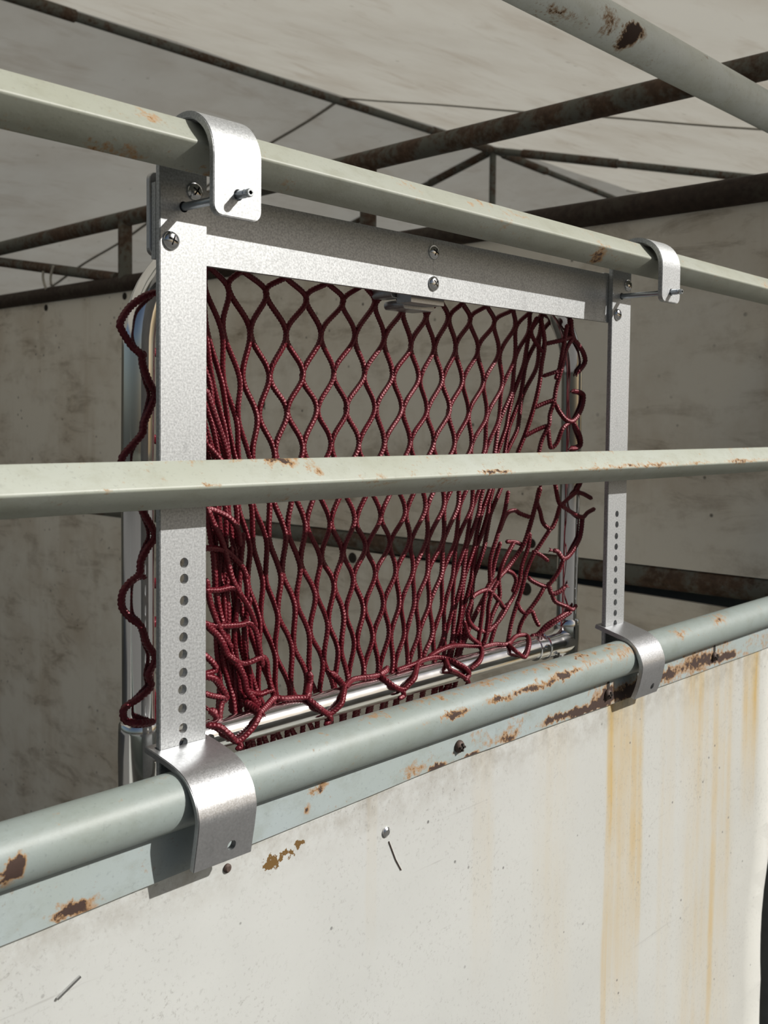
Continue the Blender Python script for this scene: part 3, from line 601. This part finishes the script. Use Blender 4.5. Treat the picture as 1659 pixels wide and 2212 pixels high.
CORDS = [
  (1.1,"6969,370,1796 7012,370,1559 7132,370,1446 7266,370,1325 7306,370,1205 7134,370,1057"),
  (1,"7001,370,1546 6808,370,1496 6587,519,1433"),
  (1,"7001,370,1533 6869,370,1368 6771,404,1094 6734,433,861 6701,459,665 6674,482,482 6644,504,343 6584,549,135 6540,582,-55 6518,601,-244 6571,571,-510"),
  (1,"6772,404,1081 6666,474,1041 6557,549,995"),
  (1,"6701,459,678 6585,538,626 6465,620,567"),
  (1,"6645,504,331 6502,601,260 6356,702,177"),
  (1.1,"6720,448,621 6773,415,528 6880,370,409 7053,370,397 7235,370,553 7312,370,728 7238,370,791 7038,370,805"),
  (1,"6995,370,384 6815,392,288 6765,430,92 6700,474,28 6662,497,135 6646,504,293"),
  (1.1,"7053,370,378 7224,370,198 7276,370,68 7172,370,18 6974,370,8"),
  (1,"6510,564,1790 6564,534,1451 6541,556,1138 6510,582,887 6460,623,561 6387,679,228 6276,761,-87 6205,780,-431"),
  (1,"6466,594,1795 6418,631,1570 6546,549,1325 6565,534,1438"),
  (1,"6846,370,1711 6779,396,1207 6749,418,1081 6703,452,954"),
  (1,"7662,370,-856 7480,370,-905 7337,370,-956 7158,370,-912 6898,370,-800 6828,407,-748"),
  (1,"7571,370,-706 7374,370,-637 7205,370,-578 7283,370,-451 7217,370,-254"),
  (1,"7205,370,-584 6998,370,-671 6833,404,-748 6768,441,-499 6706,474,-181"),
  (1,"6834,404,-761 6789,437,-971 6713,489,-1085 6637,538,-1007 6575,575,-847 6548,590,-700 6571,571,-510"),
  (1.1,"7362,370,-964 7309,370,-1170 7231,370,-1294 7048,370,-1461 6900,377,-1506 6821,426,-1408 6752,471,-1387"),
  (1,"6900,377,-1506 6830,426,-1684 6732,493,-1842 6676,530,-1885 6520,631,-1803 6462,668,-1744"),
  (1.15,"6727,497,-1868 6754,482,-1985 6846,422,-1969 6948,370,-1903"),
  (1,"6754,482,-1991 6815,445,-2103 6957,370,-2176 7111,370,-2241 7215,370,-2182"),
  (1,"7111,370,-2241 6852,426,-2331 6710,519,-2422 6600,594,-2546 6515,650,-2568"),
  (1,"7088,370,-2264 6825,445,-2395 6656,556,-2516 6533,638,-2595"),
  (1.15,"6571,571,-510 6517,612,-783 6470,650,-1068 6393,705,-1289 6298,773,-1478 6133,780,-1621 5898,780,-1753 5678,780,-1896 5485,780,-2106 5344,780,-2300 5204,780,-2492 5113,780,-2658"),
  (1,"6393,705,-1302 6292,773,-1262 6091,780,-1240"),
  (1,"6466,650,-928 6353,724,-876 6269,780,-830 6112,780,-878 5942,780,-1104"),
  (1,"6713,489,-1085 6590,575,-1325 6510,631,-1451 6459,668,-1641 6384,724,-1927 6334,761,-2149 6259,780,-2365 6161,780,-2650"),
  (1,"6466,653,-1131 6461,661,-1322 6390,713,-1576 6353,743,-1830 6250,780,-2045 6043,780,-2178 5893,780,-2346 5797,780,-2594"),
  (1,"6508,631,-1387 6611,564,-1454 6711,500,-1539"),
  (1,"6133,780,-1634 6272,780,-1698 6313,769,-1797 6258,780,-1951"),
  (1,"6326,765,-2072 6386,728,-2189 6449,687,-2250 6522,638,-2220 6582,601,-2339 6631,571,-2444"),
  (1,"6682,527,-1879 6611,575,-1999 6531,631,-2144 6449,687,-2256 6398,724,-2408 6369,746,-2574"),
  (1,"5170,620,-1882 5274,620,-1835 5517,620,-1815 5721,620,-1961 5877,620,-2085 5958,620,-2039"),
  (1,"5170,620,-1894 5071,620,-2090 5236,620,-2262 5481,620,-2357 5629,620,-2317 5778,620,-2214 5978,620,-2023"),
  (1,"5714,620,-1715 5587,620,-1854 5522,620,-2028 5497,620,-2207 5436,620,-2514"),
  (1,"5751,620,-1198 5657,620,-1465 5583,620,-1670 5468,620,-1840 5378,620,-2131 5310,620,-2513"),
  (1,"6060,620,-1223 5809,620,-1479 5754,620,-1689 5770,620,-1936 5595,620,-2159 5482,620,-2387 5407,620,-2528"),
  (1,"4997,620,-2139 5095,620,-2331 5240,620,-2442 5387,620,-2513"),
  (1,"5937,620,-536 5843,620,-838 5669,620,-1131 5557,620,-1425 5545,620,-1727"),
  (1.1,"849,459,-2583 964,405,-2604 1057,365,-2698 1167,365,-2787 1319,365,-2709 1426,365,-2623 1523,444,-2589 1679,519,-2558 1837,587,-2529 1933,549,-2545 2077,520,-2557 2179,488,-2571 2200,423,-2597 2267,365,-2673 2390,365,-2763 2459,365,-2762 2576,365,-2684 2667,400,-2606 2783,511,-2561 2959,571,-2536 3107,571,-2536 3244,557,-2542 3376,536,-2551 3392,441,-2590 3467,365,-2670 3587,365,-2719 3666,365,-2680 3775,369,-2618 3926,467,-2580 4132,597,-2525 4425,612,-2519 4566,544,-2548 4639,434,-2593 4764,365,-2677 4812,365,-2761 4713,365,-2813"),
  (1,"4829,365,-2700 5014,365,-2632 5246,487,-2571 5316,602,-2523 5149,660,-2494 4961,660,-2465 4758,660,-2446 4552,660,-2478 4345,633,-2509"),
  (1,"5364,579,-2533 5623,573,-2535 5821,532,-2553 6147,619,-2515 6352,589,-2528 6198,441,-2590 6041,365,-2709 5958,365,-2739"),
  (1,"5821,532,-2553 5793,376,-2616 5958,365,-2732"),
  (1,"4557,537,-2551 4424,367,-2619 4602,365,-2707 4786,365,-2826 4814,415,-2933"),
  (1.3,"2705,660,-2414 2792,660,-2486 2791,586,-2530 2765,500,-2566"),
  (1.5,"2390,660,-2349 2381,656,-2499 2207,496,-2568"),
  (1.3,"3376,536,-2551 3521,584,-2531 3590,619,-2516"),
  (1,"3676,558,-2542 3893,570,-2537 4124,590,-2528"),
  (1,"1167,365,-2791 1191,365,-2838 1134,367,-2854"),
  (1,"3587,365,-2725 3604,365,-2793 3509,365,-2812"),
  (1,"2390,365,-2773 2432,365,-2837 2349,379,-2873"),
  (1.3,"1523,444,-2589 1513,564,-2539 1476,659,-2498"),
  (1.25,"1665,620,-2639 1572,620,-2499 1480,620,-2376 1443,620,-2250 1382,620,-2121 1293,620,-2026 1222,620,-1954 1169,620,-1852 1111,620,-1760 1042,620,-1694 963,620,-1614"),
  (1,"1222,620,-1963 1316,620,-2039 1436,620,-2102 1527,620,-2098 1619,620,-2079 1699,620,-2078 1756,620,-2145 1776,620,-2261 1808,620,-2437"),
  (1,"1480,620,-2386 1559,620,-2425 1683,620,-2463 1828,620,-2446 1854,620,-2534"),
  (1,"941,620,-1918 1061,620,-2039 1078,620,-2107 942,620,-2129"),
  (1.2,"942,620,-2143 1055,620,-2182 1142,620,-2267 1218,620,-2398 1171,620,-2450 1125,620,-2544 1132,620,-2676"),
  (1.3,"1005,620,-2487 1073,620,-2538 1126,620,-2619"),
  (1,"942,620,-2309 1044,620,-2356 1148,620,-2390 1218,620,-2412"),
  (1,"941,620,-1611 1054,620,-1659 1227,620,-1683 1404,620,-1699 1512,620,-1695 1598,620,-1783 1636,620,-1947 1687,620,-2173"),
  (1,"940,620,-1292 1110,620,-1311 1313,620,-1311 1433,620,-1419 1524,620,-1572 1598,620,-1750"),
  (1,"939,620,-878 1108,620,-901 1235,620,-940 1353,620,-1034 1443,620,-1127 1474,620,-1234"),
  (1,"971,620,-490 1107,620,-530 1252,620,-607 1352,620,-730 1388,620,-897"),
  (1,"983,620,-500 1062,620,-641 1154,620,-808 1224,620,-999 1283,620,-1214 1402,620,-1392"),
  (1,"1232,720,-893 1199,720,-1217 1177,720,-1588 1189,720,-1918 1226,720,-2254 1192,720,-2578"),
  (1,"1362,720,-904 1304,720,-1275 1317,720,-1607 1295,720,-1934 1350,720,-2276 1369,720,-2614"),
  (1,"1511,720,-774 1482,720,-1104 1436,720,-1479 1395,720,-1807 1457,720,-2199 1489,720,-2590"),
  (1,"1606,720,-1452 1546,720,-1733 1535,720,-1972 1598,720,-2223 1643,720,-2572"),
  (1,"973,620,-1181 1025,620,-1416 1111,620,-1635 1180,620,-1770 1286,620,-1917"),
  (1,"970,620,134 1105,620,18 1221,620,-122 1279,620,-285"),
  (1,"968,620,673 1076,620,404 1191,620,131 1267,620,-100"),
  (1.1,"217,365,1515 85,365,1457 -9,440,1364 -109,440,1227 -90,440,1155 0,440,1030 46,365,948 75,365,871 128,365,721 197,365,607 162,365,498 94,365,345 74,365,254 -2,440,137 -93,440,23 -74,440,-138 31,440,-308 88,365,-469 196,365,-673 117,365,-789 58,365,-901 34,365,-1011 -14,440,-1090 -91,440,-1177 -91,440,-1306 -9,440,-1413 53,365,-1486 111,365,-1651 191,365,-1795 136,365,-1939 156,365,-2053 62,365,-2125 -20,440,-2200 -93,440,-2240 -69,440,-2334 27,365,-2363 205,365,-2392"),
  (1.4,"79,415,943 220,500,978 389,600,990"),
  (1.4,"128,445,239 261,525,208 406,610,175"),
  (1.4,"69,410,-1032 218,500,-1096 406,610,-1181"),
  (1.4,"101,430,-1503 260,525,-1526 406,610,-1506"),
  (1.2,"268,530,-2104 336,570,-2287 371,590,-2438"),
  (1,"347,575,1530 338,570,1419 287,540,1286"),
]

net = thing('hay_net', (.38, .075, -.36), 'maroon braided cord hay net stretched inside the chrome hoop', 'net')
GK = [-8, -4, 0, 4, 8, 12, 16, 20, 24]; GR = [-2, 0, 2, 4, 6, 8, 10, 12]
G = np.array(NET_GRID, float) / 10000.0
G[0, :, 2] = .206; G[0, :, 0] = np.clip(G[0, :, 0], .06, .69); G[0, :, 1] = .060
def cr1(p0, p1, p2, p3, t): return .5 * ((2 * p1) + (-p0 + p2) * t + (2 * p0 - 5 * p1 + 4 * p2 - p3) * t * t + (-p0 + 3 * p1 - 3 * p2 + p3) * t ** 3)
def ctrl(a, i): 
    n = len(a)
    if i < 0: return 2 * a[0] - a[1]
    if i >= n: return 2 * a[-1] - a[-2]
    return a[i]
def interp1(a, u):
    i = int(math.floor(u)); i = max(0, min(len(a) - 2, i)); t = u - i
    return cr1(ctrl(a, i - 1), a[i], a[i + 1], ctrl(a, i + 2), t)
def S(k, r):
    uk = (k + 8) / 4.0; ur = (r + 2) / 2.0
    rows = [interp1(G[j], uk) for j in range(len(GR))]
    return interp1(np.array(rows), ur)
def resample(P, step):
    P = np.array(P, float); out = []
    for i in range(len(P) - 1):
        p0 = P[i - 1] if i > 0 else 2 * P[0] - P[1]; p3 = P[i + 2] if i + 2 < len(P) else 2 * P[-1] - P[-2]
        n = max(2, int(np.linalg.norm(P[i + 1] - P[i]) / step) + 1)
        for t in np.arange(n) / n: out.append(cr1(p0, P[i], P[i + 1], p3, t))
    out.append(P[-1]); return np.array(out)
NS = 18
def cord_mesh(P, r, name, ph=0.0):
    Q = resample(P, .0009); n = len(Q)
    T = np.gradient(Q, axis=0); T /= np.linalg.norm(T, axis=1)[:, None] + 1e-12
    u = np.cross(T[0], [0, 1, 0.03]); u /= np.linalg.norm(u) + 1e-9; U = np.empty_like(Q)
    for i in range(n):
        u = u - T[i] * u.dot(T[i]); u = u / (math.sqrt(u.dot(u)) + 1e-12); U[i] = u
    V = np.cross(T, U)
    s = np.concatenate([[0], np.cumsum(np.linalg.norm(np.diff(Q, axis=0), axis=1))])
    th = np.arange(NS) * 2 * math.pi / NS
    tri = np.abs(((2 * th / math.pi + ph) % 2.0) - 1.0)[None, :]           # four plaits: stitches lean one way, then the other
    b = (2 * math.pi / .0037) * s[:, None]
    rad = r * (.99 + .14 * np.sin(b + 6.6 * tri) - .07 * np.cos(2 * math.pi * tri))
    end = np.minimum(s, s[-1] - s) / (r * .8); rad *= np.clip(.45 + .55 * end, .45, 1)[:, None]
    co = Q[:, None, :] + rad[..., None] * (np.cos(th)[None, :, None] * U[:, None, :] + np.sin(th)[None, :, None] * V[:, None, :])
    co = co.reshape(-1, 3)
    i = np.arange(n - 1)[:, None] * NS; k = np.arange(NS)[None, :]; k2 = (k + 1) % NS
    quads = np.stack([i + k, i + k2, i + NS + k2, i + NS + k], -1).reshape(-1, 4)
    me = bpy.data.meshes.new(name); nq = len(quads)
    me.vertices.add(len(co)); me.vertices.foreach_set('co', co.astype(np.float32).ravel())
    me.loops.add(nq * 4); me.loops.foreach_set('vertex_index', quads.astype(np.int32).ravel())
    me.polygons.add(nq); me.polygons.foreach_set('loop_start', (np.arange(nq) * 4).astype(np.int32))
    me.update(calc_edges=True); me.polygons.foreach_set('use_smooth', [True] * nq)
    return me
CR = .00285
for m in range(-9, 25):
    pts = []
    for r in range(-2 if m > -4 else (0 if m > -6 else 2), 13):
        k = m if (m + r) % 2 == 0 else m + 1
        sgn = 1 if k == m else -1                       # strand lies right (+) or left (-) of the knot
        c = S(min(max(k, -8.9), 25.2), r); e = S(min(max(k, -8.9), 25.2) + .5, r) - c; e /= np.linalg.norm(e)
        jit = np.array([random.uniform(-1, 1), random.uniform(-1, 1) * .6, random.uniform(-1, 1)]) * .0011
        gap = CR * .98
        for dr in (-.20, .20):
            q = S(min(max(k, -8.9), 25.2), r + dr)
            pts.append(q + e * sgn * gap + jit + np.array([0, (1 if sgn > 0 else -1) * CR * .35 * (1 if dr > 0 else -1), 0]))
    q = pts[-1]
    pts.append(q + np.array([0, .004, -.035])); pts.append(q + np.array([random.uniform(-.01, .01), -.01, -.065]))
    link('net_cord', cord_mesh(pts, CR, 'net_cord', random.random() * 2), M['cord'], net)
for rr, sdat in CORDS:
    pts = [tuple(float(q) / 10000 for q in p.split(',')) for p in sdat.split()]
    pts = [(x, y + random.uniform(-.0015, .0015), z) for x, y, z in pts]
    link('hem_cord', cord_mesh(pts, CR * rr, 'hem_cord', random.random() * 2), M['cord'], net)
    if rr > 1.05 and len(pts) < 12:                     # cut, frayed tips
        for end, prev in ((pts[0], pts[1]), (pts[-1], pts[-2])):
            E, Pv = Vector(end), Vector(prev); d = (E - Pv).normalized(); fb = bmesh.new()
            for q in range(9):
                dv = (d + Vector((random.uniform(-.6, .6), random.uniform(-.6, .6), random.uniform(-.6, .6)))).normalized()
                L = random.uniform(.003, .007)
                tube_bm([E - d * .002, E + dv * L * .6, E + dv * L + Vector((0, 0, -.0008))], .0005, 5, fb, radii=[.0011, .0008, .0003])
            link('frayed_end', frombm(fb, 'frayed_end'), M['cord'], net, smooth=True)
